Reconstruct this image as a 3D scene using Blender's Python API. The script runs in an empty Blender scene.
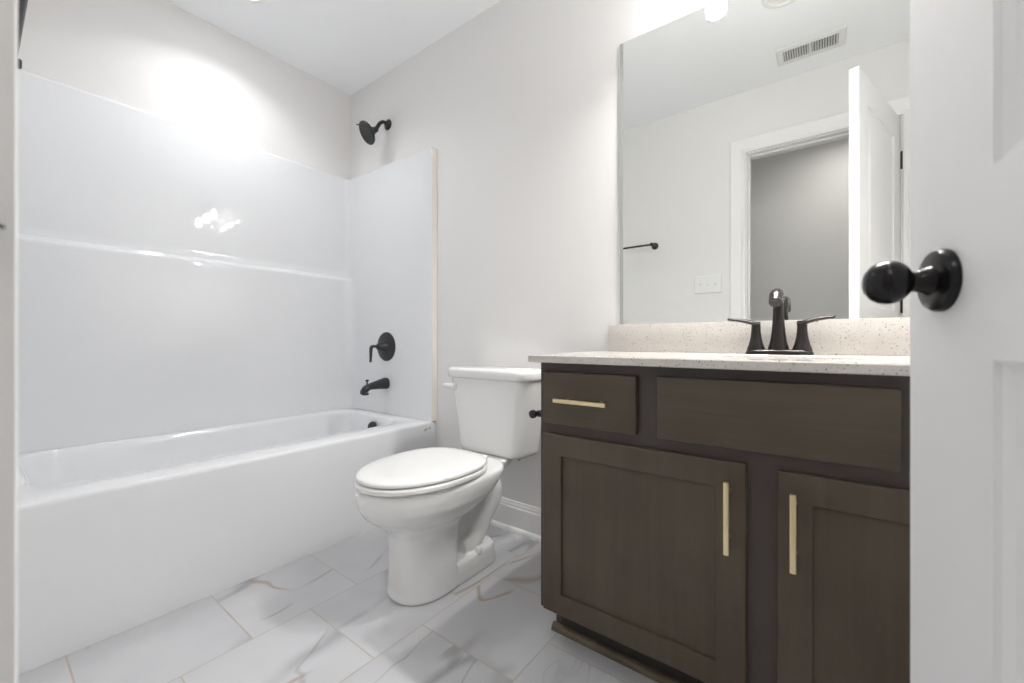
import bpy, bmesh, math, random
from math import sin, cos, pi, radians, sqrt, atan2
from mathutils import Vector, Matrix

S = bpy.context.scene
COL = S.collection
random.seed(4)

# ------------------------------------------------------------------ camera, light, exposure
CAM = Vector((2.4496, -1.5013, 0.8547))
cd = bpy.data.cameras.new('camera')
cam = bpy.data.objects.new('camera', cd); COL.objects.link(cam)
cam.location = CAM
cam.rotation_euler = (radians(90), 0, radians(37.207))
cd.sensor_width = 36.0
cd.lens = 413.84 / 1024 * 36.0
cd.shift_y = -0.00055
cd.clip_start = 0.01
cd.dof.use_dof = True
cd.dof.focus_distance = 1.5
cd.dof.aperture_fstop = 4.0
S.camera = cam

S.view_settings.view_transform = 'Standard'
S.view_settings.look = 'None'
S.view_settings.gamma = 1.0
S.view_settings.use_curve_mapping = False
S.view_settings.exposure = 1.02
S.cycles.use_denoising = True
S.cycles.max_bounces = 16
S.cycles.diffuse_bounces = 10
S.cycles.glossy_bounces = 8
S.cycles.sample_clamp_indirect = 8.0

W = bpy.data.worlds.new('world'); S.world = W
W.use_nodes = True
W.node_tree.nodes['Background'].inputs[0].default_value = (0.8, 0.85, 0.9, 1)
W.node_tree.nodes['Background'].inputs[1].default_value = 0.0

CAN_XY = (0.385, -0.75)          # recessed can over the tub
CAN_W = 1.9
BULB_E = 46.0                   # bulbs of the vanity light
LAMP_W = 2.7                     # each bulb's light out of the open end of its shade
HALL_FILL_W = 1.8  # unseen fill lamp added in the hall

# ------------------------------------------------------------------ materials
def mat(name, rgb, rough=0.5, metal=0.0, coat=0.0, spec=0.5, bump=0.0, bump_scale=200, vary=0.0, vary_scale=8):
    m = bpy.data.materials.new(name); m.use_nodes = True
    nt = m.node_tree; b = nt.nodes['Principled BSDF']
    b.inputs['Base Color'].default_value = (*rgb, 1)
    b.inputs['Roughness'].default_value = rough
    b.inputs['Metallic'].default_value = metal
    b.inputs['Coat Weight'].default_value = coat
    b.inputs['Coat Roughness'].default_value = 0.05
    b.inputs['Specular IOR Level'].default_value = spec
    tc = nt.nodes.new('ShaderNodeTexCoord')
    if bump:
        n = nt.nodes.new('ShaderNodeTexNoise'); n.inputs['Scale'].default_value = bump_scale
        n.inputs['Detail'].default_value = 3
        nt.links.new(tc.outputs['Object'], n.inputs['Vector'])
        bp = nt.nodes.new('ShaderNodeBump'); bp.inputs['Strength'].default_value = bump
        bp.inputs['Distance'].default_value = 0.002
        nt.links.new(n.outputs['Fac'], bp.inputs['Height'])
        nt.links.new(bp.outputs['Normal'], b.inputs['Normal'])
    if vary:
        n = nt.nodes.new('ShaderNodeTexNoise'); n.inputs['Scale'].default_value = vary_scale
        n.inputs['Detail'].default_value = 4
        nt.links.new(tc.outputs['Object'], n.inputs['Vector'])
        mx = nt.nodes.new('ShaderNodeMix'); mx.data_type = 'RGBA'
        mx.inputs[6].default_value = (*[c * (1 - vary) for c in rgb], 1)
        mx.inputs[7].default_value = (*[c * (1 + vary) for c in rgb], 1)
        nt.links.new(n.outputs['Fac'], mx.inputs[0])
        nt.links.new(mx.outputs[2], b.inputs['Base Color'])
    return m

def emis(name, rgb, strength):
    m = bpy.data.materials.new(name); m.use_nodes = True
    b = m.node_tree.nodes['Principled BSDF']
    b.inputs['Base Color'].default_value = (0.8, 0.8, 0.8, 1)
    b.inputs['Emission Color'].default_value = (*rgb, 1)
    b.inputs['Emission Strength'].default_value = strength
    return m

M_wall = mat('wall_paint', (0.80, 0.79, 0.78), 0.55, bump=0.04, bump_scale=350, spec=0.3)
M_ceil = mat('ceiling_paint', (0.92, 0.935, 0.95), 0.8, bump=0.04, bump_scale=300, spec=0.2)
M_trim = mat('white_trim_paint', (0.85, 0.845, 0.835), 0.3)
M_door = mat('white_door_paint', (0.89, 0.89, 0.895), 0.4, bump=0.03, bump_scale=120)
M_acryl = mat('white_acrylic', (0.785, 0.795, 0.81), 0.025, spec=0.5, vary=0.01)
M_porc = mat('white_porcelain', (0.82, 0.82, 0.815), 0.07, spec=0.6, vary=0.01)
M_seat = mat('white_seat_plastic', (0.82, 0.82, 0.81), 0.18, vary=0.01)
M_black = mat('matte_black_metal', (0.034, 0.034, 0.037), 0.32, metal=0.35, vary=0.15)
M_bronze = mat('oil_rubbed_bronze', (0.030, 0.026, 0.025), 0.27, metal=0.55, vary=0.2, vary_scale=30)
M_knob = mat('dark_bronze_knob', (0.016, 0.015, 0.016), 0.25, metal=0.5, vary=0.15)
M_brass = mat('brushed_champagne_brass', (0.80, 0.67, 0.42), 0.32, metal=1.0, bump=0.05, bump_scale=400)
M_dark = mat('dark_gap', (0.02, 0.02, 0.02), 0.7, vary=0.1)
M_vdark = mat('grey_duct', (0.13, 0.13, 0.13), 0.7, vary=0.1)
M_gask = mat('grey_rubber', (0.12, 0.125, 0.12), 0.6, vary=0.1)
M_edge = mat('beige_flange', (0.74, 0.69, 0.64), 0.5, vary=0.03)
M_plate = mat('white_plastic', (0.82, 0.82, 0.81), 0.3, vary=0.01)
M_vent = mat('white_vent_metal', (0.76, 0.76, 0.75), 0.4, vary=0.01)
M_chrome = mat('chrome', (0.75, 0.75, 0.76), 0.12, metal=1.0, vary=0.02)
M_bulb = emis('lit_bulb', (1.0, 0.978, 0.96), BULB_E)
M_lens = emis('lit_can_lens', (0.97, 0.98, 1.0), 8.0)
M_hfill = emis('hall_fill_lens', (1.0, 0.97, 0.93), 0.8)  # glowing lens of the added hall fill
def make_glass_shade():
    m = bpy.data.materials.new('clear_glass_shade'); m.use_nodes = True
    nt = m.node_tree; b = nt.nodes['Principled BSDF']; out = nt.nodes['Material Output']
    b.inputs['Base Color'].default_value = (0.9, 0.9, 0.9, 1); b.inputs['Roughness'].default_value = 0.06
    tr = nt.nodes.new('ShaderNodeBsdfTransparent'); mx = nt.nodes.new('ShaderNodeMixShader')
    fr = nt.nodes.new('ShaderNodeLayerWeight'); fr.inputs['Blend'].default_value = 0.2
    ad = nt.nodes.new('ShaderNodeMath'); ad.operation = 'MULTIPLY_ADD'; ad.inputs[1].default_value = 0.5; ad.inputs[2].default_value = 0.05
    nt.links.new(fr.outputs['Facing'], ad.inputs[0]); nt.links.new(ad.outputs[0], mx.inputs[0])
    nt.links.new(tr.outputs[0], mx.inputs[1]); nt.links.new(b.outputs[0], mx.inputs[2])
    nt.links.new(mx.outputs[0], out.inputs['Surface'])
    return m
M_shade = make_glass_shade()

def make_mirror():
    m = mat('mirror_silver', (0.855, 0.87, 0.85), 0.0, metal=1.0)
    return m
M_mirror = make_mirror()
M_medge = mat('mirror_edge', (0.46, 0.47, 0.46), 0.3, metal=0.2, vary=0.05)

def make_wood(name, ca, cb, axis, scale=1.0):
    m = bpy.data.materials.new(name); m.use_nodes = True
    nt = m.node_tree; b = nt.nodes['Principled BSDF']; L = nt.links.new
    tc = nt.nodes.new('ShaderNodeTexCoord')
    mp = nt.nodes.new('ShaderNodeMapping')
    sc = [38, 38, 38]; sc[axis] = 2.4
    mp.inputs['Scale'].default_value = [v * scale for v in sc]
    L(tc.outputs['Object'], mp.inputs['Vector'])
    n1 = nt.nodes.new('ShaderNodeTexNoise'); n1.inputs['Scale'].default_value = 1.0
    n1.inputs['Detail'].default_value = 6; n1.inputs['Roughness'].default_value = 0.65
    n1.inputs['Distortion'].default_value = 0.6
    L(mp.outputs['Vector'], n1.inputs['Vector'])
    n2 = nt.nodes.new('ShaderNodeTexNoise'); n2.inputs['Scale'].default_value = 4.5
    n2.inputs['Detail'].default_value = 3
    L(tc.outputs['Object'], n2.inputs['Vector'])
    ad = nt.nodes.new('ShaderNodeMath'); ad.operation = 'MULTIPLY_ADD'
    ad.inputs[1].default_value = 0.45
    L(n1.outputs['Fac'], ad.inputs[0])
    ml = nt.nodes.new('ShaderNodeMath'); ml.operation = 'MULTIPLY'; ml.inputs[1].default_value = 0.55
    L(n2.outputs['Fac'], ml.inputs[0]); L(ml.outputs[0], ad.inputs[2])
    cr = nt.nodes.new('ShaderNodeValToRGB')
    cr.color_ramp.elements[0].position = 0.32; cr.color_ramp.elements[0].color = (*ca, 1)
    cr.color_ramp.elements[1].position = 0.68; cr.color_ramp.elements[1].color = (*cb, 1)
    L(ad.outputs[0], cr.inputs['Fac']); L(cr.outputs['Color'], b.inputs['Base Color'])
    b.inputs['Roughness'].default_value = 0.42
    b.inputs['Specular IOR Level'].default_value = 0.4
    bp = nt.nodes.new('ShaderNodeBump'); bp.inputs['Strength'].default_value = 0.08
    bp.inputs['Distance'].default_value = 0.001
    L(n1.outputs['Fac'], bp.inputs['Height']); L(bp.outputs['Normal'], b.inputs['Normal'])
    return m
WA, WB = (0.060, 0.045, 0.031), (0.098, 0.076, 0.053)
M_wood_v = make_wood('espresso_maple_vertical', WA, WB, 2)
M_wood_h = make_wood('espresso_maple_horizontal', WA, WB, 0)
M_frame = make_wood('espresso_face_frame', (0.060, 0.046, 0.043), (0.076, 0.058, 0.053), 2)
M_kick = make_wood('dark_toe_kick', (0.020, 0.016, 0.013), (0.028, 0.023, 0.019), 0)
M_shoe = make_wood('dusty_brown_shoe_molding', (0.045, 0.034, 0.024), (0.22, 0.17, 0.11), 0, 2.0)

def make_quartz():
    m = bpy.data.materials.new('speckled_quartz'); m.use_nodes = True
    nt = m.node_tree; b = nt.nodes['Principled BSDF']; L = nt.links.new
    tc = nt.nodes.new('ShaderNodeTexCoord')
    base = None
    prev = None
    n0 = nt.nodes.new('ShaderNodeTexNoise'); n0.inputs['Scale'].default_value = 30
    L(tc.outputs['Object'], n0.inputs['Vector'])
    mx = nt.nodes.new('ShaderNodeMix'); mx.data_type = 'RGBA'
    mx.inputs[6].default_value = (0.57, 0.54, 0.505, 1); mx.inputs[7].default_value = (0.65, 0.625, 0.595, 1)
    L(n0.outputs['Fac'], mx.inputs[0]); prev = mx.outputs[2]
    for sc, thr, col, keep in ((170, 0.26, (0.34, 0.28, 0.22), 0.72), (300, 0.26, (0.40, 0.36, 0.32), 0.6), (120, 0.22, (0.66, 0.64, 0.62), 0.6), (95, 0.17, (0.20, 0.165, 0.14), 0.82)):
        v = nt.nodes.new('ShaderNodeTexVoronoi'); v.inputs['Scale'].default_value = sc
        L(tc.outputs['Object'], v.inputs['Vector'])
        lt = nt.nodes.new('ShaderNodeMath'); lt.operation = 'LESS_THAN'; lt.inputs[1].default_value = thr
        L(v.outputs['Distance'], lt.inputs[0])
        sep = nt.nodes.new('ShaderNodeSeparateColor'); L(v.outputs['Color'], sep.inputs[0])
        gt = nt.nodes.new('ShaderNodeMath'); gt.operation = 'GREATER_THAN'; gt.inputs[1].default_value = keep
        L(sep.outputs[0], gt.inputs[0])
        mu = nt.nodes.new('ShaderNodeMath'); mu.operation = 'MULTIPLY'
        L(lt.outputs[0], mu.inputs[0]); L(gt.outputs[0], mu.inputs[1])
        mx = nt.nodes.new('ShaderNodeMix'); mx.data_type = 'RGBA'
        L(mu.outputs[0], mx.inputs[0]); L(prev, mx.inputs[6]); mx.inputs[7].default_value = (*col, 1)
        prev = mx.outputs[2]
    L(prev, b.inputs['Base Color'])
    b.inputs['Roughness'].default_value = 0.13
    return m
M_quartz = make_quartz()

def make_tile():
    """White marble tiles of 34 x 33 cm in running bond, grey and gold veins, pale tan grout."""
    m = bpy.data.materials.new('marble_floor_tile'); m.use_nodes = True
    nt = m.node_tree; b = nt.nodes['Principled BSDF']; L = nt.links.new
    N = nt.nodes.new
    tc = N('ShaderNodeTexCoord')
    sx = N('ShaderNodeSeparateXYZ'); L(tc.outputs['Object'], sx.inputs[0])
    def math_(op, a, bb=None, c=None):
        n = N('ShaderNodeMath'); n.operation = op
        for i, v in enumerate((a, bb, c)):
            if v is None: continue
            if isinstance(v, (int, float)): n.inputs[i].default_value = v
            else: L(v, n.inputs[i])
        return n.outputs[0]
    PX, PY = 0.3415, 0.3335
    u = math_('DIVIDE', math_('SUBTRACT', sx.outputs[0], 1.481 - 6 * PX), PX)
    iu = math_('FLOOR', u); fu = math_('SUBTRACT', u, iu)
    odd = math_('MODULO', iu, 2.0)                       # column 6 starts at x = 1.481 (even)
    v0 = math_('DIVIDE', math_('SUBTRACT', sx.outputs[1], -0.672 - 20 * PY), PY)
    v = math_('ADD', v0, math_('MULTIPLY', odd, 0.5))
    iv = math_('FLOOR', v); fv = math_('SUBTRACT', v, iv)
    gx = 0.0021 / PX; gy = 0.0021 / PY
    eu = math_('MINIMUM', fu, math_('SUBTRACT', 1.0, fu)); ev = math_('MINIMUM', fv, math_('SUBTRACT', 1.0, fv))
    grout = math_('MAXIMUM', math_('LESS_THAN', eu, gx), math_('LESS_THAN', ev, gy))
    cell = N('ShaderNodeCombineXYZ'); L(iu, cell.inputs[0]); L(iv, cell.inputs[1])
    wn = N('ShaderNodeTexWhiteNoise'); wn.noise_dimensions = '2D'; L(cell.outputs[0], wn.inputs['Vector'])
    off = N('ShaderNodeVectorMath'); off.operation = 'MULTIPLY_ADD'
    L(wn.outputs['Color'], off.inputs[0]); off.inputs[1].default_value = (13, 17, 11)
    L(tc.outputs['Object'], off.inputs[2])
    P = off.outputs[0]
    def vein(scale, det, dist, width, ang, stretch):
        mp = N('ShaderNodeMapping'); mp.inputs['Rotation'].default_value = (0, 0, ang)
        mp.inputs['Scale'].default_value = (1, stretch, 1); L(P, mp.inputs['Vector'])
        n = N('ShaderNodeTexNoise'); n.inputs['Scale'].default_value = scale
        n.inputs['Detail'].default_value = det; n.inputs['Roughness'].default_value = 0.5
        n.inputs['Distortion'].default_value = dist
        L(mp.outputs['Vector'], n.inputs['Vector'])
        a = math_('ABSOLUTE', math_('SUBTRACT', n.outputs['Fac'], 0.5))
        mr = N('ShaderNodeMapRange'); mr.interpolation_type = 'SMOOTHSTEP'
        mr.inputs[1].default_value = 0.0; mr.inputs[2].default_value = width
        mr.inputs[3].default_value = 1.0; mr.inputs[4].default_value = 0.0
        L(a, mr.inputs[0]); return mr.outputs[0]
    def mask(scale, lo, hi):
        n = N('ShaderNodeTexNoise'); n.inputs['Scale'].default_value = scale; n.inputs['Detail'].default_value = 2
        L(P, n.inputs['Vector'])
        mr = N('ShaderNodeMapRange'); mr.inputs[1].default_value = lo; mr.inputs[2].default_value = hi
        L(n.outputs['Fac'], mr.inputs[0]); return mr.outputs[0]
    def mix(fac, a, col):
        mx = N('ShaderNodeMix'); mx.data_type = 'RGBA'
        L(fac, mx.inputs[0])
        if isinstance(a, tuple): mx.inputs[6].default_value = (*a, 1)
        else: L(a, mx.inputs[6])
        if isinstance(col, tuple): mx.inputs[7].default_value = (*col, 1)
        else: L(col, mx.inputs[7])
        return mx.outputs[2]
    c = mix(mask(5, 0.35, 0.7), (0.58, 0.585, 0.60), (0.53, 0.535, 0.555))
    c = mix(math_('MULTIPLY', vein(1.6, 3, 0.6, 0.030, 0.6, 0.45), math_('MULTIPLY', mask(3.2, 0.46, 0.60), 0.65)), c, (0.28, 0.285, 0.30))
    c = mix(math_('MULTIPLY', vein(1.3, 4, 0.7, 0.006, 0.9, 0.5), math_('MULTIPLY', mask(2.8, 0.42, 0.55), 0.6)), c, (0.30, 0.29, 0.285))
    c = mix(math_('MULTIPLY', vein(1.1, 3, 0.5, 0.005, 0.5, 0.45), math_('MULTIPLY', mask(4.0, 0.48, 0.58), 0.65)), c, (0.36, 0.26, 0.16))
    c = mix(grout, c, (0.43, 0.39, 0.34))
    L(c, b.inputs['Base Color'])
    r = N('ShaderNodeMapRange'); r.inputs[3].default_value = 0.16; r.inputs[4].default_value = 0.7
    L(grout, r.inputs[0]); L(r.outputs[0], b.inputs['Roughness'])
    bp = N('ShaderNodeBump'); bp.invert = True; bp.inputs['Strength'].default_value = 0.25; bp.inputs['Distance'].default_value = 0.002
    L(grout, bp.inputs['Height']); L(bp.outputs['Normal'], b.inputs['Normal'])
    return m
M_tile = make_tile()

# ------------------------------------------------------------------ mesh helpers (world coordinates)
WM = {}                                # object name -> world matrix
def put(name, bm, m, parent=None, smooth=True, ang=35, label=None, loc=None):
    """One mesh object; vertices in bm are world coordinates."""
    bmesh.ops.recalc_face_normals(bm, faces=bm.faces)
    me = bpy.data.meshes.new(name); bm.to_mesh(me); bm.free()
    for mm in (m if isinstance(m, (list, tuple)) else [m]): me.materials.append(mm)
    o = bpy.data.objects.new(name, me); COL.objects.link(o)
    if parent is not None:
        o.parent = parent; Mw = WM[parent.name]
        me.transform(Mw.inverted()); WM[o.name] = Mw
    else:
        if loc is None:
            xs = [v.co for v in me.vertices]
            loc = (sum(v.x for v in xs) / len(xs), sum(v.y for v in xs) / len(xs), min(v.z for v in xs))
        Mw = Matrix.Translation(loc); me.transform(Mw.inverted()); o.location = loc; WM[o.name] = Mw
    if smooth:
        me.shade_smooth() if hasattr(me, 'shade_smooth') else None
        try: me.set_sharp_from_angle(angle=radians(ang))
        except Exception: pass
    if label: o['label'] = label
    return o

def thing(name, loc, label, cat, rz=0.0, group=None, kind=None):
    o = bpy.data.objects.new(name, None); COL.objects.link(o)
    o.empty_display_size = 0.05
    o.location = loc; o.rotation_euler = (0, 0, rz)
    WM[o.name] = Matrix.Translation(loc) @ Matrix.Rotation(rz, 4, 'Z')
    o['label'] = label; o['category'] = cat
    if group: o['group'] = group
    if kind: o['kind'] = kind
    return o

def tag(o, label, cat, kind=None):
    o['label'] = label; o['category'] = cat
    if kind: o['kind'] = kind
    return o

def box(bm, x0, x1, y0, y1, z0, z1, bev=0.0, seg=2):
    r = bmesh.ops.create_cube(bm, size=1.0)
    vs = r['verts']
    for v in vs:
        v.co = Vector(((x0 + x1) / 2 + v.co.x * (x1 - x0), (y0 + y1) / 2 + v.co.y * (y1 - y0), (z0 + z1) / 2 + v.co.z * (z1 - z0)))
    if bev:
        es = list({e for v in vs for e in v.link_edges})
        bmesh.ops.bevel(bm, geom=es, offset=bev, segments=seg, affect='EDGES', profile=0.5)
    return bm
def nb(): return bmesh.new()
def bx(*a, **k): return box(nb(), *a, **k)

def loft(bm, rings, cap0=True, cap1=True, closed=True):
    """Rings of equal length -> skin."""
    R = [[bm.verts.new(p) for p in r] for r in rings]
    n = len(R[0])
    for a, b in zip(R, R[1:]):
        for i in range(n if closed else n - 1):
            j = (i + 1) % n
            bm.faces.new((a[i], a[j], b[j], b[i]))
    if cap0 and closed: bm.faces.new(R[0][::-1])
    if cap1 and closed: bm.faces.new(R[-1])
    return R

def frame_of(d):
    d = Vector(d).normalized()
    up = Vector((0, 0, 1)) if abs(d.z) < 0.9 else Vector((1, 0, 0))
    a = d.cross(up).normalized(); b = a.cross(d).normalized()
    return a, b

def lathe(bm, origin, axis, prof, n=32, sx=1.0, sy=1.0, fr=None):
    """prof: list of (distance along axis, radius)."""
    o = Vector(origin); d = Vector(axis).normalized()
    a, b = fr if fr else frame_of(d)
    rings = []
    for t, r in prof:
        r = max(r, 1e-5)
        rings.append([o + d * t + a * (r * sx * cos(2 * pi * i / n)) + b * (r * sy * sin(2 * pi * i / n)) for i in range(n)])
    loft(bm, rings)
    bmesh.ops.remove_doubles(bm, verts=bm.verts, dist=1e-6)
    return bm

def bez(pts, n=24):
    """Catmull-Rom through pts."""
    P = [Vector(p) for p in pts]; P = [2 * P[0] - P[1]] + P + [2 * P[-1] - P[-2]]
    out = []
    for k in range(1, len(P) - 2):
        m = max(2, n // (len(P) - 3))
        for i in range(m):
            t = i / m
            a, b, c, d = P[k - 1:k + 3]
            out.append(0.5 * ((2 * b) + (c - a) * t + (2 * a - 5 * b + 4 * c - d) * t * t + (3 * b - a - 3 * c + d) * t ** 3))
    out.append(P[-2]); return out

def tube(bm, path, rad, n=16, sx=1.0, sy=1.0, up=None):
    """Sweep a circle (ellipse sx, sy) along path; rad a number or list."""
    P = [Vector(p) for p in path]; k = len(P)
    if isinstance(rad, (int, float)): rad = [rad] * k
    elif len(rad) != k:
        rr = rad; rad = []
        for i in range(k):
            t = i / (k - 1) * (len(rr) - 1); a = min(int(t), len(rr) - 2); rad.append(rr[a] + (rr[a + 1] - rr[a]) * (t - a))
    rings = []; a = None
    for i in range(k):
        d = (P[min(i + 1, k - 1)] - P[max(i - 1, 0)]).normalized()
        if a is None:
            if up is not None: a = d.cross(Vector(up)).normalized()
            else: a, _ = frame_of(d)
        else: a = (a - d * a.dot(d)).normalized()
        b = a.cross(d).normalized()
        rings.append([P[i] + a * (rad[i] * sx * cos(2 * pi * q / n)) + b * (rad[i] * sy * sin(2 * pi * q / n)) for q in range(n)])
    loft(bm, rings); return bm

def rrect(cx, cy, hx, hy, r, z, n=8):
    pts = []
    r = min(r, hx - 1e-4, hy - 1e-4)
    for qx, qy, a0 in ((1, 1, 0), (-1, 1, 90), (-1, -1, 180), (1, -1, 270)):
        for i in range(n + 1):
            a = radians(a0 + 90 * i / n)
            pts.append(Vector((cx + qx * (hx - r) + r * cos(a), cy + qy * (hy - r) + r * sin(a), z)))
    return pts

def egg(cx, a, yf, yb, z, n=48, pf=2.0, pb=2.3, ymid=None):
    """Egg outline: front (toward -y) tip yf, back tip yb."""
    ym = ymid if ymid is not None else yb - (yb - yf) * 0.42
    pts = []
    for i in range(n):
        t = 2 * pi * i / n
        c, s = cos(t), sin(t)
        p = pf if s < 0 else pb
        x = a * math.copysign(abs(c) ** (2 / p), c); L = (ym - yf) if s < 0 else (yb - ym)
        y = ym + L * math.copysign(abs(s) ** (2 / p), s)
        pts.append(Vector((cx + x, y, z)))
    return pts

# ------------------------------------------------------------------ the room
RX, RY, RZ = 2.90, -1.502, 2.44        # right wall, door wall, ceiling
TW = 0.118                             # wall thickness
HY = -2.50                             # far wall of the hall
HX0, HX1 = 0.9, 3.8
DX0, DX1, DZ = 2.050, 2.765, 2.040     # door opening
def struct(name, bm, m, label, cat, **k):
    o = put(name, bm, m, **k); return tag(o, label, cat, 'structure')

struct('floor', bx(-0.12, HX1 + .1, HY - .1, 0.12, -0.08, 0.0), M_tile, 'white marble tile floor with grey and gold veins', 'floor', smooth=False, loc=(0, 0, 0))
struct('ceiling', bx(-0.12, HX1 + .1, HY - .1, 0.12, RZ, RZ + 0.08), M_ceil, 'flat white ceiling over the bathroom', 'ceiling', smooth=False)
struct('wall_left', bx(-0.12, 0.0, RY - TW, 0.12, 0, RZ), M_wall, 'greige wall above the white tub surround', 'wall', smooth=False)
struct('wall_back', bx(0.0, RX + 0.12, 0.0, 0.12, 0, RZ), M_wall, 'greige wall behind the toilet and the mirror', 'wall', smooth=False)
struct('wall_right', bx(RX, RX + 0.12, RY - 0.0, 0.0, 0, RZ), M_wall, 'greige wall at the far end of the vanity behind the open door', 'wall', smooth=False)
b = nb()
box(b, 0.0, DX0 - .018, RY - TW, RY, 0, RZ); box(b, DX1 + .018, HX1, RY - TW, RY, 0, RZ); box(b, DX0 - .018, DX1 + .018, RY - TW, RY, DZ + .018, RZ)
struct('wall_front', b, M_wall, 'greige wall with the doorway, seen in the mirror', 'wall', smooth=False)
struct('wall_hall', bx(HX0, HX1, HY - 0.1, HY, 0, RZ), M_wall, 'shaded hall wall seen through the doorway in the mirror', 'wall', smooth=False)
b = nb(); box(b, HX0 - .1, HX0, HY, RY - TW, 0, RZ)
struct('wall_hall_left', b, M_wall, 'end wall of the hall on the tub side', 'wall', smooth=False)
b = nb(); box(b, HX1, HX1 + .1, HY, RY - TW, 0, RZ)
struct('wall_hall_right', b, M_wall, 'end wall of the hall on the hinge side', 'wall', smooth=False)

def base_profile():
    # (distance from wall, height)
    return [(0, 0), (.016, 0), (.016, .095), (.0145, .103), (.010, .108), (.010, .114), (.006, .122), (.005, .130), (0, .130)]
def shoe_profile(w=.016, h=.020):
    return [(.0155, 0)] + [(.0155 + w * cos(a), h * sin(a)) for a in [radians(15 * i) for i in range(7)]]
def extrude_profile(bm, prof, p0, p1, nrm):
    p0, p1, nrm = Vector(p0), Vector(p1), Vector(nrm)
    rings = [[p + nrm * d + Vector((0, 0, h)) for d, h in prof] for p in (p0, p1)]
    loft(bm, rings); return bm
def baseboard(name, p0, p1, nrm, label):
    b = nb(); extrude_profile(b, base_profile(), p0, p1, nrm); extrude_profile(b, shoe_profile(), p0, p1, nrm)
    return struct(name, b, M_trim, label, 'baseboard', ang=25)
baseboard('baseboard_back', (0.820, -.0002, 0), (1.800, -.0002, 0), (0, -1, 0), 'white baseboard behind the toilet')
baseboard('baseboard_right', (RX - .0002, -.560, 0), (RX - .0002, RY + .02, 0), (-1, 0, 0), 'white baseboard behind the open door')
baseboard('baseboard_front', (0.830, RY + .0002, 0), (DX0 - .10, RY + .0002, 0), (0, 1, 0), 'white baseboard under the towel bar')
baseboard('baseboard_hall', (HX0 + .01, HY + .0002, 0), (HX1 - .01, HY + .0002, 0), (0, 1, 0), 'white baseboard along the hall wall')

# door jamb, stop and casing (white) around the opening
def casing(bm, y, sgn):
    w = 0.089; rv = 0.006
    prof = [(0, 0), (0, .0185), (.003, .0200), (.018, .0200), (.022, .0165), (.030, .0175), (.060, .0195), (.076, .022), (.084, .022), (w, .018), (w, 0)]
    pts = [(DX0 - rv, 0.0), (DX0 - rv, DZ + rv), (DX1 + rv, DZ + rv), (DX1 + rv, 0.0)]
    outs = [(-1, 0), (-1, 1), (1, 1), (1, 0)]
    rings = [[Vector((px + ox * d, y + sgn * h, pz + oz * d)) for d, h in prof] for (px, pz), (ox, oz) in zip(pts, outs)]
    loft(bm, rings)
t1 = thing('trim_1', (DX0, RY, 0), 'white casing and jamb around the doorway, seen in the mirror', 'door frame', kind='structure')
b = nb(); casing(b, RY + .0003, 1); put('casing', b, M_trim, t1, ang=20)
b = nb(); casing(b, RY - TW - .0003, -1); put('casing', b, M_trim, t1, ang=20)
b = nb()
box(b, DX0 - .0178, DX0, RY - TW, RY, 0, DZ); box(b, DX1, DX1 + .0178, RY - TW, RY, 0, DZ); box(b, DX0 - .0178, DX1 + .0178, RY - TW, RY, DZ, DZ + .0178)
put('jamb', b, M_trim, t1, smooth=False)
b = nb(); y0, y1 = RY - .075, RY - .040
box(b, DX0, DX0 + .011, y0, y1, 0, DZ, .002); box(b, DX1 - .011, DX1, y0, y1, 0, DZ, .002); box(b, DX0 + .011, DX1 - .011, y0, y1, DZ - .011, DZ, .002)
put('door_stop', b, M_trim, t1)
b = nb()
box(b, DX0 - .001, DX0 + .0015, RY - .032, RY + .002, .890, .952, .0004)
tube(b, [Vector((DX0 + .001, RY + .001, .935)), Vector((DX0 + .0025, RY + .007, .925)), Vector((DX0 + .001, RY + .0118, .925))], [.002, .0022, .0018], sx=1, sy=5.5, up=(1, 0, 0))
put('strike_plate', b, M_black, t1, label='dark strike plate')

# ------------------------------------------------------------------ bathtub
TX, TZ = 0.805, 0.432
tub = thing('bathtub', (0.40, -0.75, 0), 'white alcove bathtub with a plain apron front', 'bathtub')
b = nb()
Y0, Y1 = -1.4995, -0.0015
cy = (Y0 + Y1) / 2; hy = (Y1 - Y0) / 2
rings = []
def outer(x1, z, r=.012, inset=0.0): 
    return rrect((0.002 + x1) / 2, cy, (x1 - 0.002) / 2 - inset, hy - inset, r, z)
rings.append(outer(TX, .330)); rings.append(outer(TX, TZ - .016)); rings.append(outer(TX, TZ - .008, inset=.0015)); rings.append(outer(TX, TZ - .002, inset=.006)); rings.append(outer(TX, TZ, inset=.013))
def inner(x0, x1, ya, yb, r, z):
    return rrect((x0 + x1) / 2, (ya + yb) / 2, (x1 - x0) / 2, (yb - ya) / 2, r, z)
basin = [(.052, .680, -1.405, -.090, .13, TZ), (.056, .672, -1.399, -.097, .126, TZ - .003), (.061, .664, -1.392, -.104, .122, TZ - .011),
         (.066, .658, -1.386, -.110, .12, TZ - .030), (.078, .648, -1.355, -.122, .12, .30), (.098, .630, -1.30, -.140, .12, .18), (.115, .612, -1.26, -.158, .12, .115),
         (.145, .585, -1.22, -.185, .11, .085), (.20, .53, -1.15, -.24, .09, .076), (.34, .39, -.80, -.60, .02, .072)]
for q in basin: rings.append(inner(*q))
loft(b, rings, cap0=False)
put('tub_shell', b, M_acryl, tub, ang=40)
b = nb()
rs = []
for x, z in ((TX - .026, .0005), (TX - .0005, .0005), (TX + .0005, .02), (TX - .0005, .30), (TX - .0008, TZ - .020), (TX - .006, TZ - .022), (TX - .026, TZ - .022)):
    rs.append([Vector((x, Y0 + .001, z)), Vector((x, Y1 - .0005, z))])
R = [[b.verts.new(p) for p in r] for r in rs]
for a, c in zip(R, R[1:] + R[:1]): b.faces.new((a[0], a[1], c[1], c[0]))
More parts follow.
